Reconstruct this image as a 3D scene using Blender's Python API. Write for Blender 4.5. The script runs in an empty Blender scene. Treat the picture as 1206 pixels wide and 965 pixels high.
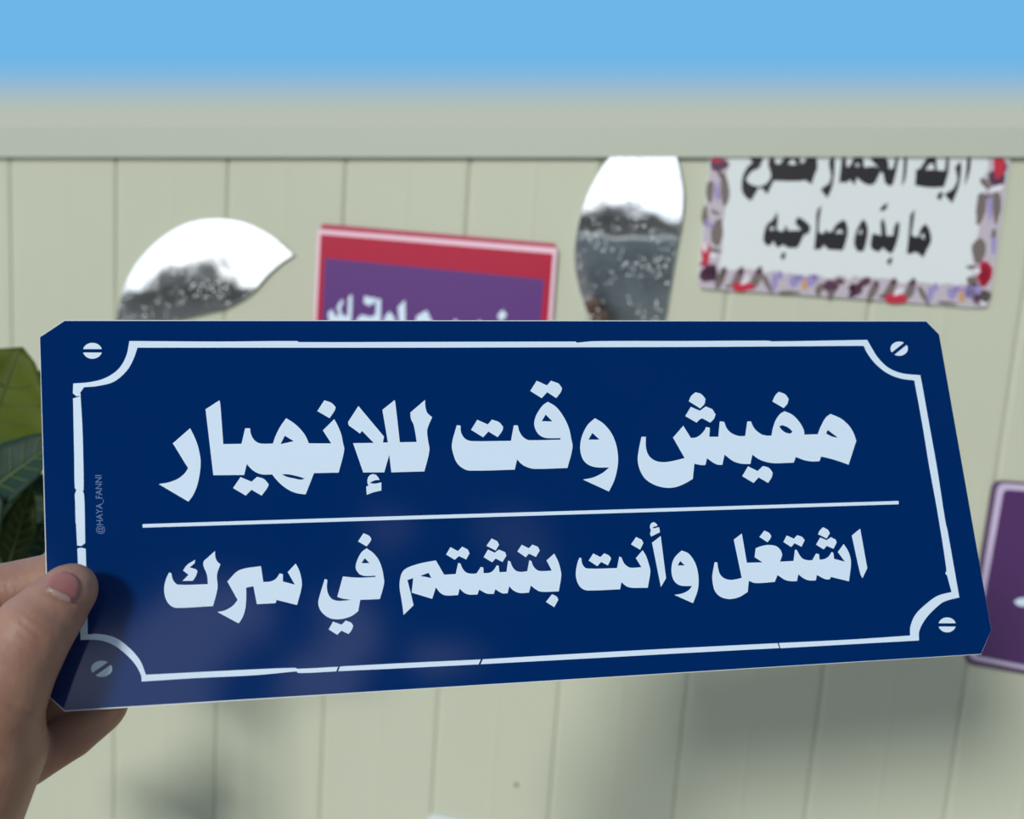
import bpy, bmesh, math, random
from mathutils import Vector, Matrix
from mathutils.geometry import tessellate_polygon
from mathutils.bvhtree import BVHTree
import numpy as np
C = bpy.context.scene.collection
S = bpy.context.scene
# ------------------------------------------------------------------ camera
FPX, CX, CY = 1300.0, 603.0, 482.5
PITCH = math.radians(10.3)
EYE = Vector((0, 0, 1.45))
RT = Vector((1, 0, 0)); FW = Vector((0, math.cos(PITCH), -math.sin(PITCH))); UP = Vector((0, math.sin(PITCH), math.cos(PITCH)))
cd = bpy.data.cameras.new('camera'); cam = bpy.data.objects.new('camera', cd); C.objects.link(cam)
cd.sensor_width = 36; cd.sensor_fit = 'HORIZONTAL'; cd.lens = 36 * FPX / 1206
cd.clip_start = 0.02
cam.location = EYE; cam.rotation_euler = (math.pi / 2 - PITCH, 0, 0)
cd.dof.use_dof = True; cd.dof.focus_distance = 0.395; cd.dof.aperture_fstop = 9.5
S.camera = cam
# ------------------------------------------------------------------ exposure, sun
S.view_settings.view_transform = 'Standard'; S.view_settings.look = 'None'
S.view_settings.gamma = 1; S.view_settings.use_curve_mapping = False
S.view_settings.exposure = 0.0
sl = bpy.data.lights.new('sun', 'SUN'); sun = bpy.data.objects.new('sun', sl); C.objects.link(sun)
sl.energy = 2.35; sl.angle = math.radians(10); sl.color = (1, .97, .92)
SUN_DIR = Vector((-0.252, -0.46, 0.298)).normalized()      # towards the hazy sun: over the viewer's left shoulder
sun.rotation_euler = SUN_DIR.to_track_quat('Z', 'Y').to_euler(); sun.location = (-2, -5, 4)


def lin(r, g, b, a=None):
    f = lambda c: (c / 255 / 12.92) if c / 255 <= .04045 else ((c / 255 + .055) / 1.055) ** 2.4
    t = (f(r), f(g), f(b))
    return t + (1,)


# ------------------------------------------------------------------ sky
W = bpy.data.worlds.new('sky'); S.world = W; W.use_nodes = True
nt = W.node_tree; nt.nodes.clear()


class NX:
    """small arithmetic over shader sockets"""
    def __init__(s, t, o): s.t = t; s.o = o
    def op(s, k, b=None, c=None):
        n = s.t.nodes.new('ShaderNodeMath'); n.operation = k
        for i, v in enumerate((s, b, c)):
            if v is None: continue
            if isinstance(v, NX): s.t.links.new(v.o, n.inputs[i])
            else: n.inputs[i].default_value = v
        return NX(s.t, n.outputs[0])
    def __add__(s, b): return s.op('ADD', b)
    def __sub__(s, b): return s.op('SUBTRACT', b)
    def __mul__(s, b): return s.op('MULTIPLY', b)
    def __truediv__(s, b): return s.op('DIVIDE', b)
    def smooth(s, a, b):
        n = s.t.nodes.new('ShaderNodeMapRange'); n.interpolation_type = 'SMOOTHSTEP'
        s.t.links.new(s.o, n.inputs['Value'])
        for nm, v in (('From Min', a), ('From Max', b)):
            if isinstance(v, NX): s.t.links.new(v.o, n.inputs[nm])
            else: n.inputs[nm].default_value = v
        return NX(s.t, n.outputs[0])


def cmix(t, fac, a, b):
    n = t.nodes.new('ShaderNodeMix'); n.data_type = 'RGBA'
    t.links.new(fac.o, n.inputs[0])
    for i, v in ((6, a), (7, b)):
        if isinstance(v, (tuple, list)): n.inputs[i].default_value = v
        else: t.links.new(v, n.inputs[i])
    return n.outputs[2]


tc = nt.nodes.new('ShaderNodeTexCoord')
sx = nt.nodes.new('ShaderNodeSeparateXYZ'); nt.links.new(tc.outputs['Generated'], sx.inputs[0])
dx, dy, dz = (NX(nt, sx.outputs[i]) for i in range(3))
def wnoise(scale, detail=3):
    n = nt.nodes.new('ShaderNodeTexNoise'); n.inputs['Scale'].default_value = scale; n.inputs['Detail'].default_value = detail
    nt.links.new(tc.outputs['Generated'], n.inputs['Vector']); return NX(nt, n.outputs[0])
SKY_BLUE = lin(110, 182, 232); HAZE = lin(184, 191, 178)
ratio = dz / dy.op('MAXIMUM', 0.25)
front_hi = cmix(nt, ratio.smooth(.35, 1.0), SKY_BLUE, (.55, .75, 1.0, 1))
front = cmix(nt, ratio.smooth(.078, .132), HAZE, front_hi)
# the street side behind the viewer: bright cloud over roofs on the left, an unseen dark facade added on the right to darken the plate's gloss
az = dx / (dx * dx + dy * dy).op('SQRT').op('MAXIMUM', .001)
facade = az.smooth(-.24, -.18) * (az.smooth(.95, .99) * -1 + 1)
roof = wnoise(9, 4) * .10 - .062 + facade * .78
cloud = cmix(nt, wnoise(2.2, 5).smooth(.35, .65), (1.35, 1.45, 1.58, 1), (1.95, 1.95, 1.9, 1))
cloud = cmix(nt, dz.smooth(.05, .20), cloud, (.29, .36, .45, 1))
band = wnoise(14, 4)
low = cmix(nt, band.smooth(.3, .7), (.10, .105, .11, 1), (.19, .195, .20, 1))
low = cmix(nt, dz.smooth(-.05, -.02), low, (.055, .06, .06, 1))
low = cmix(nt, dz.smooth(-.02, .0), low, (.13, .135, .14, 1))
facc = cmix(nt, wnoise(5, 4).smooth(.42, .68), (.004, .02, .04, 1), (.02, .05, .09, 1))
glint = wnoise(10, 4).smooth(.50, .62) * dz.smooth(.50, .38) * (az.smooth(.30, .50) * -1 + 1)  # bright patches added to the facade, reflected as milky sheen on the plate
facc = cmix(nt, glint, facc, (.9, 1.0, 1.25, 1))
low = cmix(nt, facade, low, facc)
back = cmix(nt, (dz - roof).smooth(-.004, .004), low, cloud)
full = cmix(nt, dy.smooth(-.06, .06), back, front)
bg = nt.nodes.new('ShaderNodeBackground'); nt.links.new(full, bg.inputs[0]); bg.inputs[1].default_value = 1.0
wo = nt.nodes.new('ShaderNodeOutputWorld'); nt.links.new(bg.outputs[0], wo.inputs[0])


# ------------------------------------------------------------------ helpers
def ray(x, y): return RT * ((x - CX) / FPX) + UP * ((CY - y) / FPX) + FW
def at(x, y, d): return EYE + ray(x, y) * d
def camvec(v): return RT * v[0] - UP * v[1] + FW * v[2]          # (right, down, forward) -> world


class Plane:
    """a flat sheet in the place: origin, right, up, and a normal that faces the viewer's side"""
    def __init__(s, o, u, n):
        s.o = o; s.n = n.normalized(); s.u = (u - s.n * u.dot(s.n)).normalized(); s.v = s.n.cross(s.u)
    def hit(s, x, y):
        r = ray(x, y); t = (s.o - EYE).dot(s.n) / r.dot(s.n); p = EYE + r * t - s.o
        return Vector((p.dot(s.u), p.dot(s.v)))
    def depth(s, x, y):
        return (s.o - EYE).dot(s.n) / ray(x, y).dot(s.n)
    def matrix(s, off=0):
        m = Matrix((s.u, s.v, s.n)).transposed().to_4x4(); m.translation = s.o + s.n * off; return m
    def moved(s, off): return Plane(s.o + s.n * off, s.u, s.n)


def obj(name, me, mat, parent=None, smooth=False):
    if isinstance(me, bmesh.types.BMesh):
        bm = me; me = bpy.data.meshes.new(name)
        bmesh.ops.recalc_face_normals(bm, faces=bm.faces); bm.to_mesh(me); bm.free()
    if mat and not me.materials: me.materials.append(mat)
    for p in me.polygons: p.use_smooth = smooth
    o = bpy.data.objects.new(name, me); C.objects.link(o)
    if parent: o.parent = parent
    return o


def thing(name, label, cat, m, group=None):
    o = bpy.data.objects.new(name, None); C.objects.link(o); o.matrix_world = m; o.empty_display_size = .02
    o['label'] = label; o['category'] = cat
    if group: o['group'] = group
    return o


def smooth_loop(pts, n=4, ang=36):
    """rounds the gentle bends of an outline, keeps its sharp corners"""
    P = [Vector(p) for p in pts]; N = len(P); out = []
    def sharp(i):
        a = P[i] - P[i - 1]; b = P[(i + 1) % N] - P[i]
        if a.length < 1e-9 or b.length < 1e-9: return True
        return math.degrees(a.angle(b)) > ang
    sh = [sharp(i) for i in range(N)]
    for i in range(N):
        j = (i + 1) % N; a, b = P[i], P[j]; out.append(a)
        if sh[i] and sh[j]: continue
        L = (b - a).length
        ta = (b - P[i - 1]) * .5 if not sh[i] else (b - a)
        tb = (P[(j + 1) % N] - a) * .5 if not sh[j] else (b - a)
        if ta.length > 1e-9: ta = ta.normalized() * L
        if tb.length > 1e-9: tb = tb.normalized() * L
        for k in range(1, n):
            t = k / n; t2, t3 = t * t, t ** 3
            out.append(a * (2*t3 - 3*t2 + 1) + ta * (t3 - 2*t2 + t) + b * (3*t2 - 2*t3) + tb * (t3 - t2))
    return out


def slab(bm, loops, z0, z1):
    """a flat shape with holes, given real thickness"""
    loops = [[Vector((p[0], p[1], 0)) for p in l] for l in loops]
    tris = tessellate_polygon(loops)
    top, bot = [], []
    for l in loops:
        top.append([bm.verts.new((p.x, p.y, z1)) for p in l]); bot.append([bm.verts.new((p.x, p.y, z0)) for p in l])
    ft = [v for l in top for v in l]; fb = [v for l in bot for v in l]
    for t in tris:
        try:
            bm.faces.new([ft[i] for i in t]); bm.faces.new([fb[i] for i in reversed(t)])
        except ValueError: pass
    for a, b in zip(top, bot):
        for i in range(len(a)):
            j = (i + 1) % len(a)
            bm.faces.new((a[i], a[j], b[j], b[i]))
    return bm


def px_slab(plane, glyphs, z0, z1, crop=None, sm=True, bm=None):
    """glyphs: list of [outer, hole, ...] traced in pixels of the photograph, laid on the plane"""
    bm = bm or bmesh.new()
    ox, oy, k = crop or (0, 0, 1)
    for g in glyphs:
        ls = []
        for l in g:
            q = [plane.hit(ox + x / k, oy + y / k) for x, y in l]
            ls.append(smooth_loop(q) if sm else q)
        slab(bm, ls, z0, z1)
    return bm


# ------------------------------------------------------------------ materials
def mat(name, col, rough=.5, metal=0, spec=.5, noise=None, bump=None, coat=0, sss=0, coat_rough=.05, transl=0):
    m = bpy.data.materials.new(name); m.use_nodes = True
    t = m.node_tree; b = t.nodes['Principled BSDF']
    b.inputs['Base Color'].default_value = col; b.inputs['Roughness'].default_value = rough
    b.inputs['Metallic'].default_value = metal; b.inputs['Specular IOR Level'].default_value = spec
    b.inputs['Coat Weight'].default_value = coat; b.inputs['Coat Roughness'].default_value = coat_rough
    if sss:
        b.inputs['Subsurface Weight'].default_value = sss; b.inputs['Subsurface Radius'].default_value = (1, .35, .2); b.inputs['Subsurface Scale'].default_value = .006
    tcx = t.nodes.new('ShaderNodeTexCoord')
    if noise:
        sc, c2, amt = noise
        n = t.nodes.new('ShaderNodeTexNoise'); n.inputs['Scale'].default_value = sc; n.inputs['Detail'].default_value = 4
        t.links.new(tcx.outputs['Object'], n.inputs['Vector'])
        f = NX(t, n.outputs[0]).smooth(.35, .65) * amt
        t.links.new(cmix(t, f, col, c2), b.inputs['Base Color'])
    if bump:
        sc, st, di = bump
        n = t.nodes.new('ShaderNodeTexNoise'); n.inputs['Scale'].default_value = sc; n.inputs['Detail'].default_value = 3
        t.links.new(tcx.outputs['Object'], n.inputs['Vector'])
        bp = t.nodes.new('ShaderNodeBump'); bp.inputs['Strength'].default_value = st; bp.inputs['Distance'].default_value = di
        t.links.new(n.outputs[0], bp.inputs['Height']); t.links.new(bp.outputs[0], b.inputs['Normal'])
    return m


M = {}
M['pvc'] = mat('cream_pvc', lin(193, 198, 178), .32, noise=(3, lin(187, 193, 172), .6))
M['cap'] = mat('cream_cap', lin(180, 187, 173), .45)
M['floor'] = mat('concrete', lin(178, 172, 160), .8, noise=(6, lin(158, 152, 140), .8), bump=(60, .3, .002))
M['blue'] = mat('blue_print', lin(0, 42, 100), .08, spec=.45)
M['back'] = mat('shade_grey_backing', lin(150, 154, 162), .5, noise=(18, lin(118, 122, 130), .9))  # shade painted into the plate's back: mottled grey that dulls its mirror reflection
M['ink'] = mat('white_print', lin(216, 236, 253), .35)
M['ink_pale'] = mat('pale_blue_print', lin(88, 118, 168), .4)
M['core'] = mat('white_plastic', lin(214, 222, 224), .4)
M['crimson'] = mat('crimson_print', lin(176, 12, 56), .3)
M['purple'] = mat('purple_print', lin(92, 50, 124), .3)
M['plum'] = mat('dark_purple_print', lin(78, 42, 98), .3)
M['pink_edge'] = mat('pink_white_edge', lin(240, 205, 222), .35)
M['lilac'] = mat('lilac_line', lin(196, 184, 214), .35)
M['paper'] = mat('white_panel', lin(216, 224, 226), .35)
M['black'] = mat('black_print', lin(14, 12, 22), .4)
M['fl_dark'] = mat('plum_flower_print', lin(82, 44, 72), .4)
M['fl_grey'] = mat('grey_leaf_print', lin(112, 102, 100), .4)
M['fl_white'] = mat('white_petal_print', lin(222, 222, 230), .4)
M['fl_ground'] = mat('pale_lilac_print', lin(186, 178, 190), .4)
M['fl_red'] = mat('red_flower_print', lin(190, 32, 62), .4)
M['fl_lilac'] = mat('lilac_flower_print', lin(150, 140, 192), .4)
M['fl_orange'] = mat('orange_petal_print', lin(196, 150, 110), .4)
M['edge_red'] = mat('dark_crimson_sheet', lin(176, 52, 84), .4)
M['edge_plum'] = mat('dark_plum_sheet', lin(92, 72, 100), .4)
M['skin'] = mat('skin', lin(156, 118, 99), .55, noise=(55, lin(140, 100, 83), .7), bump=(420, .35, .0006), sss=.12)
M['nail'] = mat('nail', lin(146, 94, 92), .35, sss=.2)
M['nail_edge'] = mat('nail_edge', lin(152, 126, 120), .3)
M['stem'] = mat('stem', lin(86, 92, 44), .6)
M['pot'] = mat('terracotta', lin(150, 88, 62), .7, noise=(20, lin(130, 76, 56), .6))
M['soil'] = mat('soil', lin(60, 46, 36), .95, noise=(60, lin(40, 30, 24), .8), bump=(90, .8, .006))
M['steel'] = mat('nail_head', lin(80, 82, 76), .4, metal=.6)


def leaf_mat(name, c1, c2):
    m = mat(name, c1, .55, spec=.3, noise=(24, c2, .7)); t = m.node_tree; b = t.nodes['Principled BSDF']
    tr = t.nodes.new('ShaderNodeBsdfTranslucent'); tr.inputs[0].default_value = tuple(min(1, c * 1.6) for c in c1[:3]) + (1,)
    mx = t.nodes.new('ShaderNodeMixShader'); mx.inputs[0].default_value = .35
    out = t.nodes['Material Output']
    t.links.new(b.outputs[0], mx.inputs[1]); t.links.new(tr.outputs[0], mx.inputs[2]); t.links.new(mx.outputs[0], out.inputs[0])
    return m
M['leaf'] = leaf_mat('fresh_leaf', lin(88, 104, 8), lin(74, 92, 8))
M['leaf_dark'] = leaf_mat('dark_leaf', lin(30, 58, 44), lin(46, 76, 62))
M['leaf_olive'] = leaf_mat('olive_leaf', lin(58, 78, 24), lin(44, 64, 22))
M['vein'] = mat('leaf_vein', lin(66, 90, 34), .5)

# mirror with water spots
mm = mat('spotted_mirror', (.86, .89, .90, 1), .03, metal=1); t = mm.node_tree; b = t.nodes['Principled BSDF']
tcx = t.nodes.new('ShaderNodeTexCoord')
vo = t.nodes.new('ShaderNodeTexVoronoi'); vo.inputs['Scale'].default_value = 300; vo.inputs['Randomness'].default_value = 1
t.links.new(tcx.outputs['Object'], vo.inputs['Vector'])
ns = t.nodes.new('ShaderNodeTexNoise'); ns.inputs['Scale'].default_value = 55; t.links.new(tcx.outputs['Object'], ns.inputs['Vector'])
spot = (NX(t, vo.outputs[0]).smooth(.34, .12)) * (NX(t, ns.outputs[0]).smooth(.42, .60))
t.links.new((spot * .5 + .03).o, b.inputs['Roughness'])
t.links.new((spot * -.75 + 1).o, b.inputs['Metallic'])
n2 = t.nodes.new('ShaderNodeTexNoise'); n2.inputs['Scale'].default_value = 18; t.links.new(tcx.outputs['Object'], n2.inputs['Vector'])
bp = t.nodes.new('ShaderNodeBump'); bp.inputs['Strength'].default_value = .12; bp.inputs['Distance'].default_value = .002
t.links.new(n2.outputs[0], bp.inputs['Height']); t.links.new(bp.outputs[0], b.inputs['Normal'])
M['mirror'] = mm

# ------------------------------------------------------------------ the wall of cream planks
def rotm(a, b_, c):
    ca, sa, cb, sb, cc, sc = math.cos(a), math.sin(a), math.cos(b_), math.sin(b_), math.cos(c), math.sin(c)
    return (Matrix(((cc, -sc, 0), (sc, cc, 0), (0, 0, 1))) @ Matrix(((cb, 0, sb), (0, 1, 0), (-sb, 0, cb))) @ Matrix(((1, 0, 0), (0, ca, -sa), (0, sa, ca))))
Rw = rotm(.18432485, .21973073, .10930493)
wu = camvec(Rw.col[0]); wn = -camvec(Rw.col[2])
WALL = Plane(EYE + FW * .85746738, wu, wn)
TOPC = Plane(WALL.o + WALL.n * .0056, WALL.u, WALL.n)
a0, a1 = WALL.hit(0, 168), WALL.hit(1206, 168)
def vtop(h): return a0.y + (a1.y - a0.y) * (h - a0.x) / (a1.x - a0.x)
def vfloor(h): return (0 - WALL.o.z - WALL.u.z * h) / WALL.v.z
bm = bmesh.new(); prof = []
for i in range(-22, 30):
    h0 = -.44536 + .1 * i
    for dh, dp in ((0, -.0018), (.0016, -.0004), (.004, 0), (.047, 0), (.0490, .00018), (.0514, .00018), (.0534, 0), (.096, 0), (.0984, -.0004)):
        prof.append((h0 + dh, dp))
pv = None
for h, dp in prof:
    q = [bm.verts.new((h, vtop(h), dp)), bm.verts.new((h, vfloor(h), dp)), bm.verts.new((h, vfloor(h), -.03)), bm.verts.new((h, vtop(h), -.03))]
    if pv:
        for k in range(4): bm.faces.new((pv[k], q[k], q[(k + 1) % 4], pv[(k + 1) % 4]))
    else: bm.faces.new(q)
    pv = q
bm.faces.new(pv)
w = obj('wall_back', bm, M['pvc']); w.matrix_world = WALL.matrix(); w['kind'] = 'structure'
# cap board along the top of the wall
bm = bmesh.new(); rows = []
for x in (-2600, 3800):
    lo, hi = TOPC.hit(x, 185), TOPC.hit(x, 150)
    rows.append([bm.verts.new((p[0], p[1], z)) for p, z in ((lo, 0), (hi, 0), (hi, -.055), (lo, -.055))])
for k in range(4): bm.faces.new((rows[0][k], rows[1][k], rows[1][(k + 1) % 4], rows[0][(k + 1) % 4]))
bm.faces.new(rows[0]); bm.faces.new(rows[1])
# the cap is notched behind the planks so that it sits on them
w = obj('trim_1', bm, M['cap']); w.matrix_world = TOPC.matrix(); w['kind'] = 'structure'
bm = bmesh.new(); bmesh.ops.create_cube(bm, size=1, matrix=Matrix.Translation((0, -1.5, -.05)) @ Matrix.Diagonal((9, 9, .1, 1)))
w = obj('floor', bm, M['floor']); w['kind'] = 'structure'

# ------------------------------------------------------------------ the blue sign
f_ = FPX
SN = camvec((.1832448, -.19073277, -.96438704)); SU = camvec((.9817924, -.01443813, .18940754))
SIGN = Plane(at(603, 590, .40), SU, SN)
k_ = .33 / (SIGN.hit(1103, 377.5) - SIGN.hit(46.3, 376.5)).length     # scale to a 33 cm wide sign
SIGN = Plane(at(603, 590, .40 * k_), SU, SN)
cd.dof.focus_distance = .40 * k_
sign = thing('held_sign', 'large dark blue plate with two lines of white lettering, held up in the hand', 'sign', SIGN.matrix())
OUT = [(46.5, 397), (76, 377), (1091, 377.8), (1106, 394), (1167.5, 742), (1155.5, 771), (76, 838.5), (58, 822)]
TH = .0013
obj('board', px_slab(SIGN, [[OUT]], -TH, 0, sm=False), M['core'], sign)
INN = [(47.2, 397.4), (76.3, 378.2), (1090.7, 378.8), (1105.8, 394.2), (1167.2, 742), (1155.2, 770.4), (76.8, 836.8), (59.4, 821.5)]
obj('blue_face', px_slab(SIGN, [[INN]], 0, .00012, sm=False), M['blue'], sign)
Z0, Z1 = .0001, .00022
obj('shade_grey_back', px_slab(SIGN, [[INN]], -TH - .0001, -TH, sm=False), M['back'], sign)  # added grey layer, darkens the plate's back as the leaf mirror reflects it


def shift(l, d): return [(x + d, y) for x, y in l]
A = (740, 440, 1206 / 280)
word1 = [[[(66,322),(88,322),(89,380),(105,420),(140,445),(190,450),(245,440),(285,430),(226,326),(278,266),(316,328),(340,326),(365,312),(388,285),(393,272),(412,276),(410,322),(456,322),(463,244),(485,246),(500,282),(525,305),(560,318),(592,318),(603,244),(620,244),(640,282),(672,308),(700,316),(726,316),(732,280),(748,235),(770,205),(792,192),(830,210),(865,245),(888,285),(892,311),(960,309),(975,270),(1000,225),(1024,206),(1075,228),(1115,262),(1140,300),(1155,342),(1116,464),(1070,447),(1020,432),(977,422),(968,446),(930,447),(890,440),(848,424),(838,453),(740,456),(700,450),(660,435),(628,412),(618,460),(570,458),(530,445),(487,412),(476,464),(450,463),(425,450),(398,430),(390,465),(365,465),(334,458),(326,536),(280,562),(235,578),(185,580),(130,565),(85,535),(58,490),(47,440),(52,390)],
          [(764,268),(782,263),(810,275),(832,295),(822,306),(800,302),(778,288)], [(1010,287),(1062,326),(1035,322),(1002,306)]],
         [[(762,94),(795,107),(812,130),(805,155),(787,176),(730,143),(744,112)]],
         [[(340,96),(370,106),(390,130),(385,155),(364,178),(306,142),(318,115)]],
         [[(316,170),(362,190),(392,168),(425,182),(441,208),(434,230),(415,250),(374,228),(362,234),(345,250),(288,217)]],
         [[(606,472),(655,496),(682,470),(712,480),(731,504),(726,528),(708,556),(660,528),(634,556),(577,522)]]]
B = (520, 440, 1206 / 220)
word2 = [[[(990,290),(1045,325),(1095,385),(1125,455),(1138,530),(1136,600),(1115,690),(1080,763),(912,686),(980,672),(1040,642),(1082,608),(1000,607),(950,592),(915,560),(897,510),(896,450),(912,390),(945,330)], [(973,385),(1020,428),(948,428)]],
         [[(686,184),(740,218),(790,285),(822,355),(836,420),(845,480),(812,611),(600,617),(550,605),(515,585),(487,555),(472,622),(180,628),(135,612),(100,580),(80,535),(66,462),(98,335),(123,338),(124,375),(140,410),(165,430),(200,438),(448,436),(466,336),(492,336),(500,370),(520,405),(545,425),(570,432),(765,428),(768,418),(680,418),(640,405),(612,375),(598,330),(605,285),(628,240),(655,205)], [(672,266),(716,311),(646,309)]],
         [[(230,300),(298,330),(325,299),(370,315),(397,345),(392,370),(362,412),(302,376),(268,413),(190,365)]],
         [[(614,48),(680,78),(706,48),(755,65),(777,95),(770,120),(740,160),(682,122),(646,160),(572,114)]]]
D = (180, 450, 1158 / 180)
word3 = [[shift([(1033,137),(1036,190),(1050,235),(1087,268),(1062,325),(1049,370),(1055,440),(1066,520),(1028,679),(778,686),(762,553),(724,686),(565,687),(488,465),(645,463),(556,372),(540,392),(455,330),(450,305),(528,183),(722,415),(714,460),(752,460),(710,212),(803,138),(808,160),(842,458),(970,456),(948,330),(926,280),(922,232)], 1029)],
         [shift([(597,765),(598,735),(610,712),(635,698),(662,705),(682,730),(688,744),(655,746),(613,766),(650,772),(702,762),(702,824),(640,838),(592,857),(587,795),(605,785)], 1029)],
         [[(400,208),(505,140),(511,165),(534,472),(672,470),(700,352),(737,352),(742,390),(760,430),(785,455),(820,468),(910,468),(930,410),(965,340),(1010,276),(1050,300),(1095,335),(1140,385),(1165,425),(1181,466),(1352,467),(1288,368),(1374,283),(1400,330),(1428,400),(1440,460),(1450,518),(1408,688),(1221,692),(1158,853),(1100,846),(1040,825),(980,785),(930,735),(905,702),(830,702),(780,685),(740,655),(712,622),(692,706),(459,708)],
          [(1000,408),(1068,450),(1025,460),(968,472)], [(978,700),(1030,702),(1090,714),(1150,732),(1125,742),(1070,732),(1010,718)]],
         [shift([(270,140),(325,160),(356,192),(350,215),(310,276),(217,222)], 1029)],
         [[(665,722),(748,757),(790,720),(840,735),(878,775),(870,800),(825,862),(748,818),(704,862),(608,805)]],
         [[(283,352),(310,405),(340,480),(358,560),(363,610),(355,700),(335,790),(305,860),(270,908),(45,775),(120,762),(190,735),(240,695),(268,655),(152,466)]]]
E_ = (825, 600, 1206 / 210)
word4 = [[[(1022,178),(1078,132),(1126,400),(1094,466),(1080,440)]],
         [[(967,236),(1000,290),(1016,360),(1002,488),(880,458),(872,474),(845,474),(785,445),(778,482),(735,482),(700,470),(660,440),(650,487),(610,487),(570,478),(520,445),(500,492),(370,500),(325,484),(318,560),(270,590),(225,605),(180,607),(130,590),(97,555),(82,500),(79,450),(95,358),(112,360),(118,400),(130,440),(155,465),(195,478),(240,474),(278,464),(224,206),(278,165),(312,362),(418,360),(365,325),(372,264),(410,250),(460,242),(510,250),(540,275),(550,310),(536,355),(628,350),(638,274),(650,276),(668,310),(690,335),(725,346),(755,345),(780,300),(800,304),(803,342),(835,338),(865,320),(885,290),(896,294),(902,336),(976,356),(927,290)]],
         [[(430,145),(462,160),(477,182),(470,200),(452,224),(397,188)]],
         [[(582,178),(630,200),(652,176),(685,188),(703,210),(682,254),(634,230),(612,256),(559,222)]],
         [[(828,122),(860,140),(873,162),(852,198),(794,170),(805,145)]],
         [[(808,192),(852,210),(880,190),(912,205),(919,225),(898,268),(852,248),(832,272),(780,240)]]]
F_ = (660, 600, 6.7)
word5 = [[[(955,326),(1010,350),(1055,410),(1080,480),(1089,560),(1082,640),(1045,742),(897,676),(960,665),(1010,640),(1038,606),(960,605),(920,590),(890,555),(876,500),(880,430),(905,375)], [(944,408),(980,444),(924,444)]],
         [[(722,264),(790,212),(832,545),(792,614)]],
         [[(712,165),(705,140),(712,115),(730,102),(752,110),(766,130),(730,142),(728,152),(778,142),(784,182),(715,216),(706,195)]],
         [[(648,324),(675,370),(695,430),(708,490),(688,620),(560,620),(520,608),(480,576),(470,632),(220,642),(175,630),(145,600),(125,550),(121,495),(135,420),(150,382),(164,386),(168,420),(182,450),(210,468),(446,465),(464,374),(480,380),(500,425),(525,450),(555,462),(638,458),(594,386)]],
         [[(596,220),(640,240),(653,268),(628,320),(556,278)]],
         [[(258,350),(315,378),(345,348),(385,368),(399,390),(374,444),(320,416),(290,450),(222,406)]]]
G_ = (460, 610, 1206 / 220)
word6 = [[[(1056,232),(1080,280),(1095,330),(1101,375),(1085,476),(970,478),(935,462),(905,438),(892,484),(830,486),(790,468),(765,442),(755,488),(720,488),(675,462),(666,492),(620,490),(572,464),(560,496),(510,497),(475,485),(445,458),(435,500),(355,502),(320,485),(292,450),(268,524),(136,484),(146,390),(108,403),(128,480),(148,566),(84,628),(72,540),(58,450),(62,390),(80,345),(120,318),(200,293),(292,276),(345,368),(420,364),(436,292),(450,296),(465,330),(490,355),(525,362),(555,360),(582,318),(598,322),(600,358),(640,355),(665,338),(685,308),(697,310),(702,352),(748,350),(758,278),(772,282),(785,315),(808,342),(840,350),(882,345),(895,275),(908,280),(920,312),(945,338),(975,345),(1040,342),(1006,276)], [(192,376),(245,356),(264,390)]],
         [[(1042,494),(1072,510),(1082,530),(1056,578),(1002,544)]],
         [[(846,175),(892,198),(915,174),(950,188),(962,212),(938,254),(892,232),(872,256),(818,218)]],
         [[(652,134),(688,152),(700,175),(678,212),(618,182)]],
         [[(628,206),(672,226),(698,206),(738,222),(747,245),(722,286),(678,264),(655,288),(600,255)]],
         [[(386,190),(434,216),(462,187),(498,206),(509,230),(488,270),(440,248),(414,272),(358,238)]]]
H_ = (360, 620, 827 / 120)
word7 = [[[(494,180),(545,215),(590,270),(618,340),(632,410),(636,465),(602,592),(443,598),(426,690),(380,725),(320,748),(260,756),(200,748),(150,718),(115,675),(102,620),(115,560),(155,428),(176,436),(172,500),(185,555),(215,592),(260,606),(320,604),(370,598),(300,588),(256,574),(302,408),(380,416),(460,418),(565,412),(566,402),(480,404),(435,390),(408,350),(408,310),(425,260),(455,210)], [(480,260),(518,300),(452,300)]],
         [[(468,58),(515,78),(533,105),(522,130),(494,164),(425,124)]],
         [[(222,775),(292,800),(325,766),(370,785),(385,810),(375,840),(348,876),(290,848),(256,882),(186,838)]]]
I_ = (180, 630, 1206 / 190)
word8 = [[[(465,122),(468,170),(482,200),(505,222),(480,300),(484,400),(450,534),(180,548),(140,535),(110,505),(90,455),(85,395),(100,330),(122,282),(140,290),(146,325),(162,355),(190,374),(412,370),(405,300),(378,230),(380,198)]],
         [[(318,188),(312,215),(275,245),(320,258),(334,272),(322,310),(300,345),(222,346),(268,300),(226,268),(258,225)]],
         [[(1068,216),(1095,270),(1112,340),(1112,395),(1078,526),(925,488),(918,512),(778,520),(752,386),(698,396),(698,480),(690,560),(670,620),(642,664),(483,578),(540,566),(600,530),(634,488),(557,350),(645,266),(808,235),(826,354),(880,350),(920,330),(948,290),(972,295),(972,350),(1062,374),(1008,280)]]]
for wd, cr in ((word1, A), (word2, B), (word3, D), (word4, E_), (word5, F_), (word6, G_), (word7, H_), (word8, I_)):
    obj('lettering', px_slab(SIGN, wd, Z0, Z1, cr), M['ink'], sign)
obj('divider_line', px_slab(SIGN, [[[(168, 617.6), (500, 607.2), (800, 598.2), (1058, 590.3), (1058, 594.2), (800, 602.4), (500, 611.6), (168, 621.8)]]], Z0, Z1, sm=False), M['ink'], sign)
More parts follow.
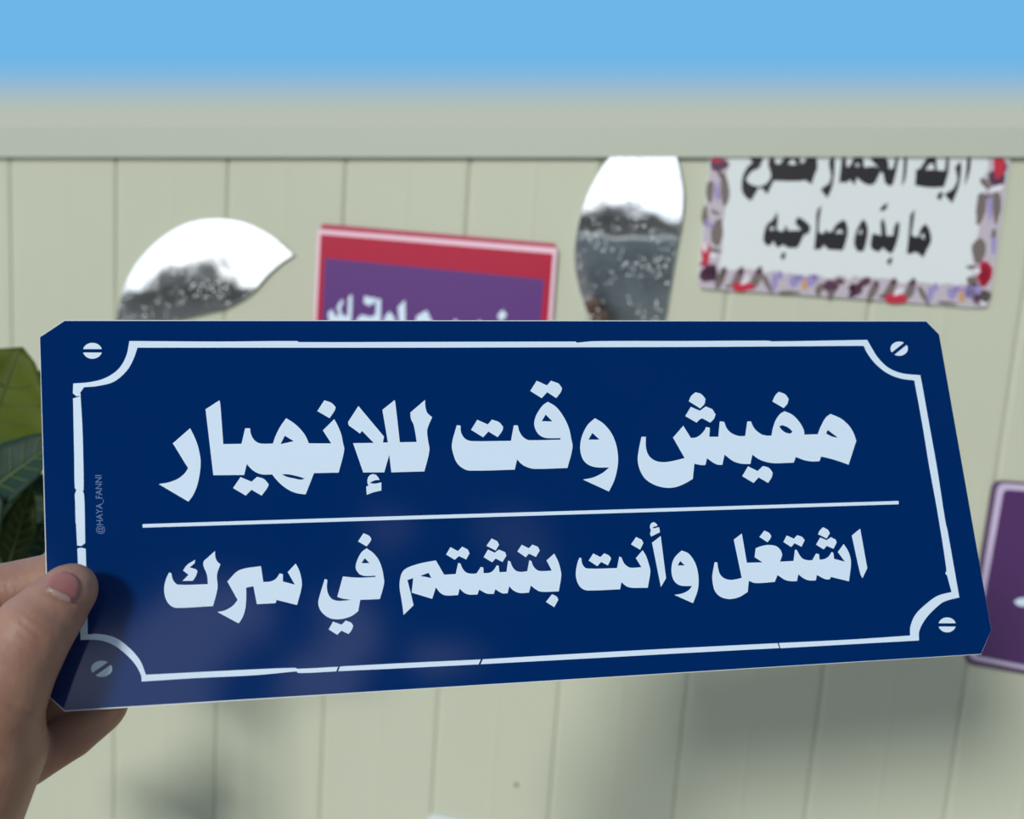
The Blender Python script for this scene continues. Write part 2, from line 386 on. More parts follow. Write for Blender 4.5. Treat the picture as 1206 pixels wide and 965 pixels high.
# border: rough white line with scooped corners and a few breaks
border = [
    [(152.5, 402), (260, 402.6), (350, 402), (352, 403.2), (480, 403), (678, 402.6), (679, 404), (700, 402.2), (800, 402), (905, 401.6), (908, 402.4), (1000, 401), (1021, 400.6), (1026, 409.5), (1034, 422), (1046, 433.4), (1062, 440), (1083.5, 442.2),
     (1086, 455), (1094, 500), (1103, 550), (1110.7, 600), (1113.5, 617), (1115.5, 625), (1129.4, 704), (1117, 707), (1108, 711), (1094, 724), (1086, 735), (1082, 745), (1082, 754.6),
     (1000, 759.2), (919, 763.8), (917, 757.6), (1000, 753.6), (1071.6, 748.8), (1072, 738), (1078, 724), (1090, 712), (1104, 702), (1120.4, 697.6), (1115.2, 678), (1113, 676), (1114.4, 671), (1103.3, 600), (1094.2, 550), (1086, 500), (1076.6, 448.4),
     (1060, 446), (1044, 439.5), (1030, 428), (1021, 416), (1017, 407.6), (905, 408.4), (800, 409), (640, 409.4), (480, 409.8), (260, 409.8), (162, 409.8), (157, 424), (149, 437.5), (134, 450), (115, 455), (99, 456.4), (94.6, 463), (95.4, 466.4), (90, 467), (86, 463.4), (86.4, 452), (106, 450.4), (124, 445.6), (140, 434.6), (149, 419)],
    [(86.2, 469.6), (95, 466.9), (97, 500), (98.2, 540), (98.6, 577), (97.4, 579), (98.8, 581), (99.6, 592), (99.8, 596), (100.4, 640), (96, 643.4), (91, 642.8), (89.6, 617), (89.2, 616), (88.6, 590), (88.2, 583), (90, 577.6), (88.2, 574), (87.6, 540), (86.8, 500)],
    [(91.2, 646.4), (95, 645.4), (101, 646.6), (102.6, 700), (103.4, 747.5), (116, 747), (135, 751), (152, 763), (165, 778), (172, 795), (230, 792), (300, 788.6), (348, 786.8), (350, 788), (398, 785.6), (396, 791), (352, 793), (349, 791), (300, 795.6), (230, 799), (167, 803), (166, 795), (158, 781), (145, 768), (130, 758), (114, 754), (95, 754), (93.4, 700)],
    [(400.5, 785.2), (480, 781), (566, 777), (563.5, 782.8), (480, 787), (398.5, 790.8)],
    [(568.5, 776.8), (700, 769), (800, 763.6), (915.5, 757.8), (917.5, 763.6), (800, 769.8), (700, 775.4), (566, 782.6)],
]
obj('border_line', px_slab(SIGN, [[l] for l in border], Z0, Z1), M['ink'], sign)
for (sx_, sy_, rx, ry, ang) in ((109, 413.5, 11.2, 9.4, 0), (1058.7, 411, 10.2, 8.4, -44), (1115.2, 736.3, 10.2, 8.8, 0), (119.8, 788, 12.4, 9.6, -42)):
    gl = []
    a = math.radians(ang)
    for s in (-1, 1):
        l = []
        for k in range(15):
            th = math.pi * (.07 + .86 * k / 14) * s + a
            l.append((sx_ + rx * math.cos(th), sy_ + ry * math.sin(th)))
        gl.append([l])
    obj('printed_screw_head', px_slab(SIGN, gl, Z0, Z1, sm=False), M['ink'], sign)
# the small maker's handle printed upright beside the border
tcv = bpy.data.curves.new('handle', 'FONT'); tcv.body = '@HAYA_FANNI'; tcv.size = 1
to = bpy.data.objects.new('handle', tcv); C.objects.link(to)
bpy.context.view_layer.update()
me = bpy.data.meshes.new_from_object(to.evaluated_get(bpy.context.evaluated_depsgraph_get()))
bpy.data.objects.remove(to)
xs = [v.co.x for v in me.vertices]; ys = [v.co.y for v in me.vertices]
p0, p1, p2 = SIGN.hit(121.6, 629), SIGN.hit(119.8, 560), SIGN.hit(113.6, 629)
for v in me.vertices:
    s_ = (v.co.x - min(xs)) / (max(xs) - min(xs)); t_ = (v.co.y - 0) / .72
    q = p0 + (p1 - p0) * s_ + (p2 - p0) * t_
    v.co = (q.x, q.y, Z1)
o = obj('handle_lettering', me, M['ink_pale'], sign); o['label'] = 'tiny pale handle lettering running up the left edge'

# ------------------------------------------------------------------ signs on the wall
def plate(name, label, cat, plane, outline, th, core, group=None, part='board', sm=False):
    r = thing(name, label, cat, plane.matrix(), group)
    obj(part, px_slab(plane, [[outline]], -th, 0, sm=sm), core, r)
    return r


def rounded(pts, r, n=6):
    out = []; N = len(pts)
    for i in range(N):
        p = Vector(pts[i]); a = (Vector(pts[i - 1]) - p); b = (Vector(pts[(i + 1) % N]) - p)
        rr = r[i] if isinstance(r, (list, tuple)) else r
        if rr <= 0: out.append(tuple(p)); continue
        p1 = p + a.normalized() * rr; p2 = p + b.normalized() * rr
        for k in range(n + 1):
            t_ = k / n; out.append(tuple(p1 * (1 - t_) ** 2 + p * (2 * t_ * (1 - t_)) + p2 * t_ ** 2))
    return out


# crimson and purple sign, and the sheet it lies on
KC = (350, 250, 1206 / 320)
def kc(l): return [(350 + x / KC[2], 250 + y / KC[2]) for x, y in l]
PB = WALL.moved(.0016 + .0005)
r = plate('wall_sign', 'crimson sheet mostly hidden, its edge showing behind the crimson and purple sign', 'sign', PB, rounded(kc([(108, 52), (1146, 140), (1085, 1000), (30, 960)]), 3), .0014, M['edge_red'])
PF = WALL.moved(.0036 + .0002)
r = plate('wall_sign', 'crimson bordered purple sign with white lettering behind the top of the held blue plate', 'sign', PF, rounded(kc([(92, 76), (1154, 160), (1092, 1020), (50, 970)]), 3), .0016, M['pink_edge'])
obj('crimson_border', px_slab(PF, [[rounded(kc([(104, 97), (1136, 184), (1078, 1004), (64, 956)]), 2)]], 0, .0001, sm=False), M['crimson'], r)
obj('purple_panel', px_slab(PF, [[kc([(124, 204), (1096, 298), (1048, 900), (92, 850)])]], .0001, .0002, sm=False), M['purple'], r)
lt = [[[(228,375),(245,365),(243,440),(238,520),(150,520),(136,450),(155,430),(170,462),(186,458),(176,420),(200,385),(206,398),(192,430),(205,462),(225,458)]],
      [[(300,370),(330,380),(346,376),(346,400),(320,416),(295,402)]],
      [[(350,385),(372,385),(370,520),(270,520),(262,480),(285,455),(330,466),(350,450)]],
      [[(385,520),(388,470),(410,440),(432,470),(437,520)]],
      [[(448,420),(480,390),(482,520),(455,520)]],
      [[(550,450),(575,435),(604,500),(604,520),(520,520),(530,462)]],
      [[(680,520),(700,474),(718,490),(724,520)]], [[(790,520),(806,478),(824,492),(830,520)]],
      [[(888,460),(912,432),(932,456),(906,486)]], [[(860,530),(900,505),(950,530)]]]
obj('lettering', px_slab(PF, lt, .0002, .0003, KC), M['ink'], r)

# white sign with a printed flower border
KW = (810, 170, 1206 / 396)
def kw(l): return [(810 + x / KW[2], 170 + y / KW[2]) for x, y in l]
PW = WALL.moved(.0030)
r = plate('wall_sign', 'white sign with black lettering and a flowered border, high on the wall', 'sign', PW,
          rounded(kw([(84, 0), (1164, 0), (1080, 590), (32, 512)]), [2, 2, 22, 16]), .0022, M['core'])
obj('white_panel', px_slab(PW, [[rounded(kw([(85, 3), (1161, 3), (1078, 586), (35, 509)]), [2, 2, 20, 14])]], 0, .0001, sm=False), M['paper'], r)
rnd = random.Random(4)
inner = []
for (xa, ya), (xb, yb), n_ in (((150, 4), (112, 446), 22), ((112, 446), (1008, 508), 46), ((1008, 508), (1086, 4), 22)):
    for k in range(n_): inner.append((xa + (xb - xa) * k / n_ + rnd.uniform(-7, 7), ya + (yb - ya) * k / n_ + rnd.uniform(-9, 9)))
obj('border_ground', px_slab(PW, [[kw([(86, 4), (37, 505), (48, 518), (1066, 585), (1080, 570), (1160, 4)] + [(1086, 4)] + inner[::-1])]], .00008, .00012, sm=False), M['fl_ground'], r)
def blob(cx_, cy_, a_, b_, th, wob=.16):
    l = []
    for k in range(14):
        t_ = 2 * math.pi * k / 14; q = 1 + wob * math.sin(3 * t_ + cx_) * .6 + rnd.uniform(-wob, wob) * .6
        x, y = a_ * q * math.cos(t_), b_ * q * math.sin(t_)
        l.append((cx_ + x * math.cos(th) - y * math.sin(th), cy_ + x * math.sin(th) + y * math.cos(th)))
    return l
KB1, KB2, KL, KR = (815, 310, 1206 / 195), (1000, 310, 1206 / 190), (815, 185, 302 / 50), (1135, 185, 322 / 60)
SL = -1.12                                                       # the slant of the leaf strokes
BIG = 1.3
motifs = {
    'leaf_pattern': ('fl_grey', [(KB1, [(208, 115, 66, 22, SL), (335, 105, 70, 25, SL), (468, 115, 74, 26, SL), (548, 150, 60, 16, 1.1), (705, 215, 62, 12, 0), (1030, 180, 66, 26, SL), (930, 190, 40, 22, SL), (265, 170, 20, 10, 0)]),
                      (KB2, [(180, 205, 66, 22, SL), (310, 190, 66, 25, SL), (455, 200, 70, 26, SL), (555, 240, 62, 16, 1.1), (730, 300, 62, 11, .1), (1000, 250, 46, 36, -.5), (920, 130, 34, 26, 0), (255, 250, 26, 14, 0)]),
                      (KL, [(128, 245, 62, 21, 1.6), (232, 235, 88, 24, 1.5), (92, 420, 58, 17, 1.6), (180, 535, 74, 34, 1.7), (165, 665, 30, 13, .2), (200, 120, 40, 12, 1.0), (165, 395, 30, 10, .5), (215, 830, 40, 14, 2.0)]),
                      (KR, [(108, 320, 84, 24, 1.7), (208, 315, 80, 20, 1.6), (160, 250, 24, 14, 0), (96, 590, 62, 34, 1.7), (190, 500, 40, 13, 1.6), (55, 700, 30, 12, .2), (112, 890, 44, 34, -.5), (140, 170, 40, 16, .8)])]),
    'plum_flower_pattern': ('fl_dark', [(KB1, [(108, 88, 54, 48, .2), (150, 55, 30, 44, .2), (1012, 165, 44, 30, 0), (1172, 190, 26, 40, 0), (1085, 135, 22, 16, 0), (355, 65, 20, 16, 0), (485, 62, 22, 16, 0)]),
                      (KB2, [(48, 195, 52, 42, .3), (112, 145, 46, 24, -.5), (205, 155, 16, 13, 0), (335, 145, 20, 14, 0), (475, 145, 22, 14, 0), (935, 250, 36, 20, .3), (20, 240, 24, 14, 0)]),
                      (KL, [(190, 52, 62, 44, 0), (125, 828, 56, 60, 0)]), (KR, [(212, 130, 52, 62, 0), (240, 60, 30, 60, 0), (60, 830, 36, 26, 0)])]),
    'lilac_flower_pattern': ('fl_lilac', [(KB1, [(600, 140, 22, 62, .1), (640, 90, 17, 26, 0), (745, 130, 36, 44, .3), (790, 105, 28, 18, .2), (870, 125, 32, 36, .3), (900, 100, 20, 14, 0)]),
                      (KB2, [(605, 230, 22, 56, .1), (645, 180, 18, 26, 0), (770, 225, 38, 44, .2), (810, 190, 26, 18, 0), (905, 215, 36, 44, .2), (960, 200, 22, 26, 0)]), (KL, [(180, 250, 52, 14, 1.5), (120, 480, 34, 14, 1)]), (KR, [(165, 320, 60, 12, 1.6), (190, 560, 44, 13, 1.6), (30, 855, 36, 30, 0)])]),
    'red_flower_pattern': ('fl_red', [(KB1, [(372, 172, 66, 30, -.05), (88, 5, 28, 14, 0)]), (KB2, [(352, 262, 66, 32, 0), (1010, 85, 46, 84, .1)]), (KL, [(98, 688, 32, 72, 0), (178, 20, 30, 14, 0)]), (KR, [(222, 60, 34, 70, .05), (134, 735, 42, 76, .1)])]),
    'petal_pattern': ('fl_white', [(KB1, [(390, 128, 34, 14, -.6), (400, 100, 20, 10, .5)]), (KB2, [(370, 215, 34, 14, -.6), (1000, 300, 22, 10, .6)]), (KL, [(150, 700, 20, 14, 0), (92, 640, 12, 26, 0)]), (KR, [(80, 720, 20, 14, 0), (205, 200, 40, 14, -.3)])]),
    'orange_petal_pattern': ('fl_orange', [(KB1, [(822, 155, 20, 44, 0)]), (KB2, [(842, 250, 22, 46, 0)])]),
}
zz = .00016
for nm, (key, sets) in motifs.items():
    bm = bmesh.new()
    for crop, bl in sets:
        for x_, y_, a_, b_, th_ in bl: px_slab(PW, [[blob(x_, y_, a_ * (BIG if b_ < 40 else 1.05), b_ * (BIG if b_ < 40 else 1.05), th_)]], zz - .00004, zz, crop, sm=False, bm=bm)
    obj(nm, bm, M[key], r); zz += .00003
KTA, KTB, KTC, KTD = (860, 180, 1206 / 150), (1000, 180, 1206 / 160), (890, 230, 1206 / 120), (995, 230, 1179 / 110)
for crop, gl in (
    (KTA, [[[(150,10),(320,10),(300,90),(270,150),(200,180),(150,250),(180,290),(260,322),(330,300),(375,250),(385,200),(360,110),(385,14),(410,14),(430,100),(460,110),(490,80),(520,14),(650,14),(670,100),(700,90),(740,14),(815,14),(825,140),(800,210),(770,300),(710,260),(640,270),(410,265),(390,310),(350,395),(300,335),(265,340),(195,460),(130,400),(108,330),(120,220),(160,140),(210,90)], [(545,100),(590,60),(630,105),(590,115)]],
           [[(935,100),(960,14),(990,14),(985,200),(960,340),(918,430),(855,345),(940,285),(955,220)]]]),
    (KTB, [[[(-90,270),(-60,14),(-30,14),(-20,130),(10,110),(50,14),(120,14),(135,130),(230,120),(270,140),(230,100),(190,60),(210,14),(310,14),(350,90),(350,140),(390,140),(420,14),(445,14),(420,160),(390,280),(360,298),(320,270),(300,180),(280,170),(230,270),(190,290),(130,270),(70,220),(50,290),(10,240),(-30,270),(-60,260)], [(50,120),(75,85),(95,120)]],
           [[(490,14),(520,14),(500,230),(465,300),(478,200)]],
           [[(585,290),(595,150),(630,140),(690,50),(740,14),(770,14),(780,155),(850,158),(865,14),(890,14),(880,180),(840,305),(720,310)], [(675,150),(720,95),(750,100),(755,152)]],
           [[(990,70),(995,150),(975,290),(915,450),(845,370),(925,320),(960,240),(940,130)]], [[(1050,14),(1085,14),(1070,170),(1025,300),(1040,150)]], [[(805,345),(838,360),(810,425),(775,395)]]]),
    (KTC, [[[(255,195),(262,300),(250,390),(270,425),(330,425),(360,350),(385,420),(540,415),(510,380),(465,330),(490,265),(520,265),(590,310),(650,375),(630,450),(570,470),(530,560),(490,625),(380,625),(330,585),(270,620),(235,600),(215,540),(170,600),(120,590),(88,530),(105,420),(140,340),(200,290)], [(160,410),(190,370),(215,380),(215,415)]],
           [[(330,670),(362,700),(325,775),(290,725)]],
           [[(780,120),(755,280),(745,440),(800,455),(840,400),(860,440),(900,430),(960,340),(1040,290),(1070,320),(1090,420),(1070,540),(1030,655),(860,645),(810,590),(770,640),(690,645),(715,400),(725,190)], [(935,450),(1000,400),(1040,450)]]]),
    (KTD, [[[(235,300),(275,360),(290,460),(270,600),(235,710),(160,710),(118,620),(140,470),(190,360)], [(170,490),(210,420),(215,490)]],
           [[(485,290),(510,380),(525,510),(610,510),(625,400),(660,335),(690,350),(680,480),(640,640),(590,740),(530,710),(480,660),(430,720),(350,690),(325,640),(345,500),(360,480),(460,510),(450,340)]],
           [[(575,780),(605,810),(565,890),(525,840)]], [[(440,190),(480,130),(550,100),(520,180),(470,205)]],
           [[(885,180),(870,300),(840,500),(890,525),(930,520),(960,420),(1015,360),(1060,420),(1090,570),(1030,700),(985,790),(920,730),(870,720),(840,745),(780,735),(800,560),(825,250)], [(950,520),(1000,480),(1005,560),(975,540)]]])):
    obj('lettering', px_slab(PW, gl, .0001, .0002, crop), M['black'], r)

# purple sign at the right edge, and the sheet under it
KP = (1000, 550, 710 / 206)
def kp(l): return [(1000 + x / KP[2], 550 + y / KP[2]) for x, y in l]
PQ = WALL.moved(.0021)
r = plate('wall_sign', 'dull plum sheet, a dark rim behind the lilac edged purple sign', 'sign', PQ, rounded(kp([(582, 54), (1500, 124), (1420, 966), (464, 800)]), 12), .0014, M['edge_plum'])
PP = WALL.moved(.0040)
r = plate('wall_sign', 'dark purple sign with lilac edge, cut by the right edge of the view', 'sign', PP, rounded(kp([(606, 66), (1520, 140), (1440, 970), (484, 778)]), 10), .0016, M['lilac'])
obj('purple_face', px_slab(PP, [[rounded(kp([(628, 92), (1500, 161), (1424, 944), (508, 766)]), 6)]], 0, .0001, sm=False), M['plum'], r)
obj('lettering', px_slab(PP, [[[(668,548),(690,534),(740,530),(780,552),(740,566),(690,566)]]], .0001, .0002, KP), M['ink'], r)

# white plate whose corner peeks in at the bottom edge
PL = WALL.moved(.0026)
plate('wall_sign', 'white plate of which only a small corner peeks in at the bottom edge', 'sign', PL, rounded([(505, 961), (511, 959.5), (640, 990), (610, 1120), (480, 1090)], 2), .0020, M['core'])
# small nail
nl = thing('nail', 'tiny dark nail in the cream wall near the bottom edge', 'nail', Matrix.Translation(WALL.o + WALL.u * WALL.hit(608, 925)[0] + WALL.v * WALL.hit(608, 925)[1]) @ Matrix((WALL.u, WALL.v, WALL.n)).transposed().to_4x4())
bm = bmesh.new(); bmesh.ops.create_uvsphere(bm, u_segments=12, v_segments=8, radius=.0016, matrix=Matrix.Diagonal((1, 1, .5, 1))); obj('nail_head', bm, M['steel'], nl, True)
bm = bmesh.new(); bmesh.ops.create_cone(bm, segments=8, radius1=.0006, radius2=.0006, depth=.01, cap_ends=True, matrix=Matrix.Translation((0, 0, -.004))); obj('nail_shank', bm, M['steel'], nl)

# ------------------------------------------------------------------ mirror leaves on the wall
def mirror_leaf(label, crop, pts, tilt, roll):
    mid = Vector((sum(p[0] for p in pts) / len(pts), sum(p[1] for p in pts) / len(pts)))
    c = WALL.hit(crop[0] + mid.x / crop[2], crop[1] + mid.y / crop[2])
    o = WALL.o + WALL.u * c.x + WALL.v * c.y + WALL.n * .0036
    n = Matrix.Rotation(math.radians(roll), 3, WALL.v) @ (Matrix.Rotation(math.radians(-tilt), 3, WALL.u) @ WALL.n)
    pl = Plane(o, WALL.u, n)
    r = thing('leaf_mirror', label, 'mirror', pl.matrix(), 'leaf shaped mirrors on the wall')
    bm = px_slab(pl, [[pts]], -.002, -.0003, crop); obj('backing', bm, M['core'], r)
    cen = mid
    ins = [((p[0] - cen.x) * .992 + cen.x, (p[1] - cen.y) * .992 + cen.y) for p in pts]
    obj('mirror_face', px_slab(pl, [[ins]], -.0003, 0, crop), M['mirror'], r)
mirror_leaf('leaf shaped mirror lying on its side, left of the crimson sign', (120, 240, 1206 / 240),
            [(85,680),(100,590),(130,500),(175,400),(240,310),(330,220),(430,150),(540,105),(660,90),(780,97),(880,125),(970,170),(1030,210),(1080,255),(1132,302),(1060,350),(980,420),(900,510),(820,570),(720,620),(600,650),(480,680),(330,720),(190,780),(80,850),(74,760)], .7, 0)
mirror_leaf('upright leaf shaped mirror between the crimson sign and the flowered white sign', (660, 170, 702 / 160),
            [(300,20),(240,85),(190,160),(140,260),(105,360),(80,470),(70,580),(80,680),(110,800),(160,920),(220,1020),(300,1110),(370,1160),(450,1080),(510,990),(540,915),(560,800),(575,700),(600,540),(625,400),(635,260),(620,150),(600,60),(585,20)], -1.25, 0)

# ------------------------------------------------------------------ the hand
PXM = FPX
def hp(x, y, off): return at(x, y, SIGN.depth(x, y) + off / 1000)


def capsule(bm, p, q, r0, r1, seg=20):
    d = (q - p); L = d.length
    if L < 1e-6: return
    rot = d.to_track_quat('Z', 'Y').to_matrix().to_4x4()
    for c, r_ in ((p, r0), (q, r1)):
        bmesh.ops.create_uvsphere(bm, u_segments=seg, v_segments=12, radius=r_, matrix=Matrix.Translation(c) @ rot)
    bmesh.ops.create_cone(bm, segments=seg, radius1=r0, radius2=r1, depth=L, cap_ends=True, matrix=Matrix.Translation((p + q) / 2) @ rot)


hbm = bmesh.new()
def chain(pts):
    for a, b_ in zip(pts, pts[1:]): capsule(hbm, hp(*a[:3]), hp(*b_[:3]), a[3] / 1000, b_[3] / 1000)
thumb = [(-60, 965, 0, 21), (-18, 882, -5, 18.3), (-5, 832, -13, 14.2), (12, 790, -14, 13.4), (36, 752, -13, 12.0), (58, 722, -11.5, 10.8), (80, 698, -10.5, 8.9), (84, 694, -10.2, 8.2)]
index = [(-190, 900, 6, 13), (-105, 742, 6, 11.5), (-2, 702, 13, 10.4), (62, 684, 12, 9.2), (110, 676, 10.6, 8.0), (122, 674, 10.2, 7.2)]
middle = [(-180, 930, 8, 13), (-100, 812, 8, 11.5), (14, 772, 14, 10.2), (84, 748, 12, 9.2), (134, 736, 10.8, 8.0), (146, 733, 10.2, 7.2)]
ring = [(-165, 975, 8, 13), (-84, 876, 8, 11), (22, 842, 13, 9.8), (92, 808, 12, 8.8), (136, 788, 10.6, 7.8), (146, 783, 10, 7)]
little = [(-150, 1040, 6, 13), (-58, 942, 7, 11), (34, 893, 11, 8.8), (84, 864, 10.5, 8.1), (120, 837, 9.8, 7.3), (127, 831, 9.4, 6.6)]
arm = [(-75, 965, 4, 20), (-150, 1000, 6, 19), (-150, 1130, 4, 22), (-210, 1300, 2, 25), (-330, 1560, 0, 31)]
for c in (thumb, index, middle, ring, little, arm): chain(c)
for a, b_ in (((-64, 962, 0, 21), (-150, 1130, 4, 22)), ((-105, 742, 6, 11.5), (-58, 942, 7, 11)), ((-150, 905, 6, 14), (-20, 885, -2, 16)), ((-72, 965, 4, 19), (-160, 1130, 4, 24)), ((-120, 830, 5, 13), (-60, 960, 4, 17)), ((-60, 800, -2, 10), (-18, 860, -6, 13)), ((-100, 760, 4, 11), (-30, 850, -8, 12))):
    chain([a, b_])
# knuckle and pad fullness
for x, y, off, r_ in ((38, 744, -13.5, 12.2), (-2, 702, 13, 10.8), (34, 893, 11, 9.0), (84, 864, 10.5, 8.3), (66, 718, -9.4, 9.8)):
    bmesh.ops.create_uvsphere(hbm, u_segments=16, v_segments=10, radius=r_ / 1000, matrix=Matrix.Translation(hp(x, y, off)))
hme = bpy.data.meshes.new('hand'); hbm.to_mesh(hme); hbm.free()
tmp = bpy.data.objects.new('tmp', hme); C.objects.link(tmp)
m_ = tmp.modifiers.new('r', 'REMESH'); m_.mode = 'VOXEL'; m_.voxel_size = .00095
m_ = tmp.modifiers.new('s', 'SMOOTH'); m_.iterations = 14; m_.factor = .5
bpy.context.view_layer.update()
hme2 = bpy.data.meshes.new_from_object(tmp.evaluated_get(bpy.context.evaluated_depsgraph_get()))
bpy.data.objects.remove(tmp)
hme2.name = 'hand'
base = hp(-330, 1560, 0)
# skin folds at the joints: shallow grooves pressed into the surface
FOLDS = [((20, 726, 30, 740, 56, 752), .5, .8), ((28, 718, 40, 733, 62, 742), .35, .7), ((36, 742, 44, 752, 58, 762), .3, .7), ((14, 736, 24, 748, 50, 764), .3, .8),
         ((-10, 822, 18, 830, 46, 846), .55, 1.1), ((52, 697, 68, 704, 86, 714), .35, .8), ((-6, 668, -2, 690, 4, 724), .35, .8), ((4, 668, 8, 690, 12, 722), .25, .7)]
bv0 = BVHTree.FromPolygons([v.co for v in hme2.vertices], [p.vertices[:] for p in hme2.polygons])
hco = np.array([v.co[:] for v in hme2.vertices]); hno = np.array([v.normal[:] for v in hme2.vertices]); disp = np.zeros(len(hco))
for (ax_, ay_, bx_, by_, cx_, cy_), dep, wid in FOLDS:
    best = np.full(len(hco), 9.0)
    for k in range(25):
        t_ = k / 24
        x = ax_ * (1 - t_) ** 2 + bx_ * 2 * t_ * (1 - t_) + cx_ * t_ * t_; y = ay_ * (1 - t_) ** 2 + by_ * 2 * t_ * (1 - t_) + cy_ * t_ * t_
        loc, _, _, _ = bv0.ray_cast(EYE, ray(x, y).normalized())
        if loc is None: continue
        dd = np.linalg.norm(hco - np.array(loc[:]), axis=1) + .0006 * abs(t_ - .5) * 2
        best = np.minimum(best, dd)
    disp += -dep / 1000 * np.exp(-(best / (wid / 1000)) ** 2)
hco = hco + hno * disp[:, None]
hme2.vertices.foreach_set('co', hco.ravel()); hme2.update()
hme2.transform(Matrix.Translation(-base))
hme2.materials.clear()
hand = obj('hand', hme2, M['skin'], None, True); hand.location = base
hand['label'] = "person's hand and wrist gripping the blue plate at its lower left corner"; hand['category'] = 'hand'
bvh = BVHTree.FromPolygons([v.co + base for v in hme2.vertices], [p.vertices[:] for p in hme2.polygons])


def nail_patch(pts, lift, name, material, parent):
    """a thin curved plate laid on the finger's surface"""
    l = smooth_loop([Vector(p) for p in pts], 4, 80)
    c = sum(l, Vector((0, 0))) / len(l); bm = bmesh.new(); rings = []
    for s in (1.0, .85, .6, .3):
        ring_ = []
        for p in l:
            q = c + (p - c) * s
            loc, nor, _, _ = bvh.ray_cast(EYE, ray(q.x, q.y).normalized())
            h = lift if s < 1 else -.0003
            ring_.append(bm.verts.new(loc + nor * h - base))
        rings.append(ring_)
    loc, nor, _, _ = bvh.ray_cast(EYE, ray(c.x, c.y).normalized()); cv = bm.verts.new(loc + nor * lift - base)
    for a, b_ in zip(rings, rings[1:]):
        for i in range(len(a)): bm.faces.new((a[i], a[(i + 1) % len(a)], b_[(i + 1) % len(a)], b_[i]))
    for i in range(len(l)): bm.faces.new((rings[-1][i], rings[-1][(i + 1) % len(l)], cv))
    return obj(name, bm, material, parent, True)
nail_o = nail_patch([(53, 696), (55, 684), (63, 676), (76, 672.5), (89, 677), (95, 688), (93, 701), (85, 711), (69, 705)], .0006, 'thumbnail', M['nail'], hand)
ne = nail_patch([(52.5, 697), (56, 691.5), (70, 697.5), (84, 705), (85, 711.5), (69, 706)], .0009, 'nail_edge', M['nail_edge'], nail_o)
ne['label'] = 'pale edge of the thumbnail'

# ------------------------------------------------------------------ the plant at the left
stem_top = at(-36, 470, .66)
base_p = Vector((stem_top.x - .02, stem_top.y + .015, 0))
plant = thing('potted_plant', 'leafy green plant with broad leaves at the left edge behind the blue plate', 'plant', Matrix.Translation(base_p))
def tube(bm, pts, rs, seg=10):
    rings = []
    for i, p in enumerate(pts):
        d = (pts[min(i + 1, len(pts) - 1)] - pts[max(i - 1, 0)]).normalized(); rot = d.to_track_quat('Z', 'Y').to_matrix()
        rings.append([bm.verts.new(p + rot @ Vector((rs[i] * math.cos(2 * math.pi * k / seg), rs[i] * math.sin(2 * math.pi * k / seg), 0))) for k in range(seg)])
    for a, b_ in zip(rings, rings[1:]):
        for k in range(seg): bm.faces.new((a[k], a[(k + 1) % seg], b_[(k + 1) % seg], b_[k]))
    bm.faces.new(rings[0]); bm.faces.new(rings[-1])
def stem_at(t_): return base_p + Vector((0.012 * math.sin(t_ * 5), .01 * math.sin(t_ * 4), .24 + (stem_top.z - .24) * t_)) + Vector((stem_top.x - base_p.x, stem_top.y - base_p.y, 0)) * t_
bm = bmesh.new(); pts = [stem_at(i / 20) - base_p for i in range(21)]; tube(bm, pts, [.008 - .005 * i / 20 for i in range(21)]); obj('stem', bm, M['stem'], plant, True)
bm = bmesh.new()
prof = [(.0, 0), (.085, 0), (.12, .25), (.132, .25), (.132, .285), (.118, .285), (.112, .25), (.0, .245)]
seg = 32; rings = [[bm.verts.new((r_ * math.cos(2 * math.pi * k / seg), r_ * math.sin(2 * math.pi * k / seg), z)) for k in range(seg)] for r_, z in prof[1:-1]]
for a, b_ in zip(rings, rings[1:]):
    for k in range(seg): bm.faces.new((a[k], a[(k + 1) % seg], b_[(k + 1) % seg], b_[k]))
bm.faces.new(rings[0]); bm.faces.new(rings[-1]); obj('pot', bm, M['pot'], plant)
bm = bmesh.new(); bmesh.ops.create_cone(bm, segments=32, radius1=.113, radius2=.108, depth=.02, cap_ends=True, matrix=Matrix.Translation((0, 0, .255))); obj('soil', bm, M['soil'], plant)


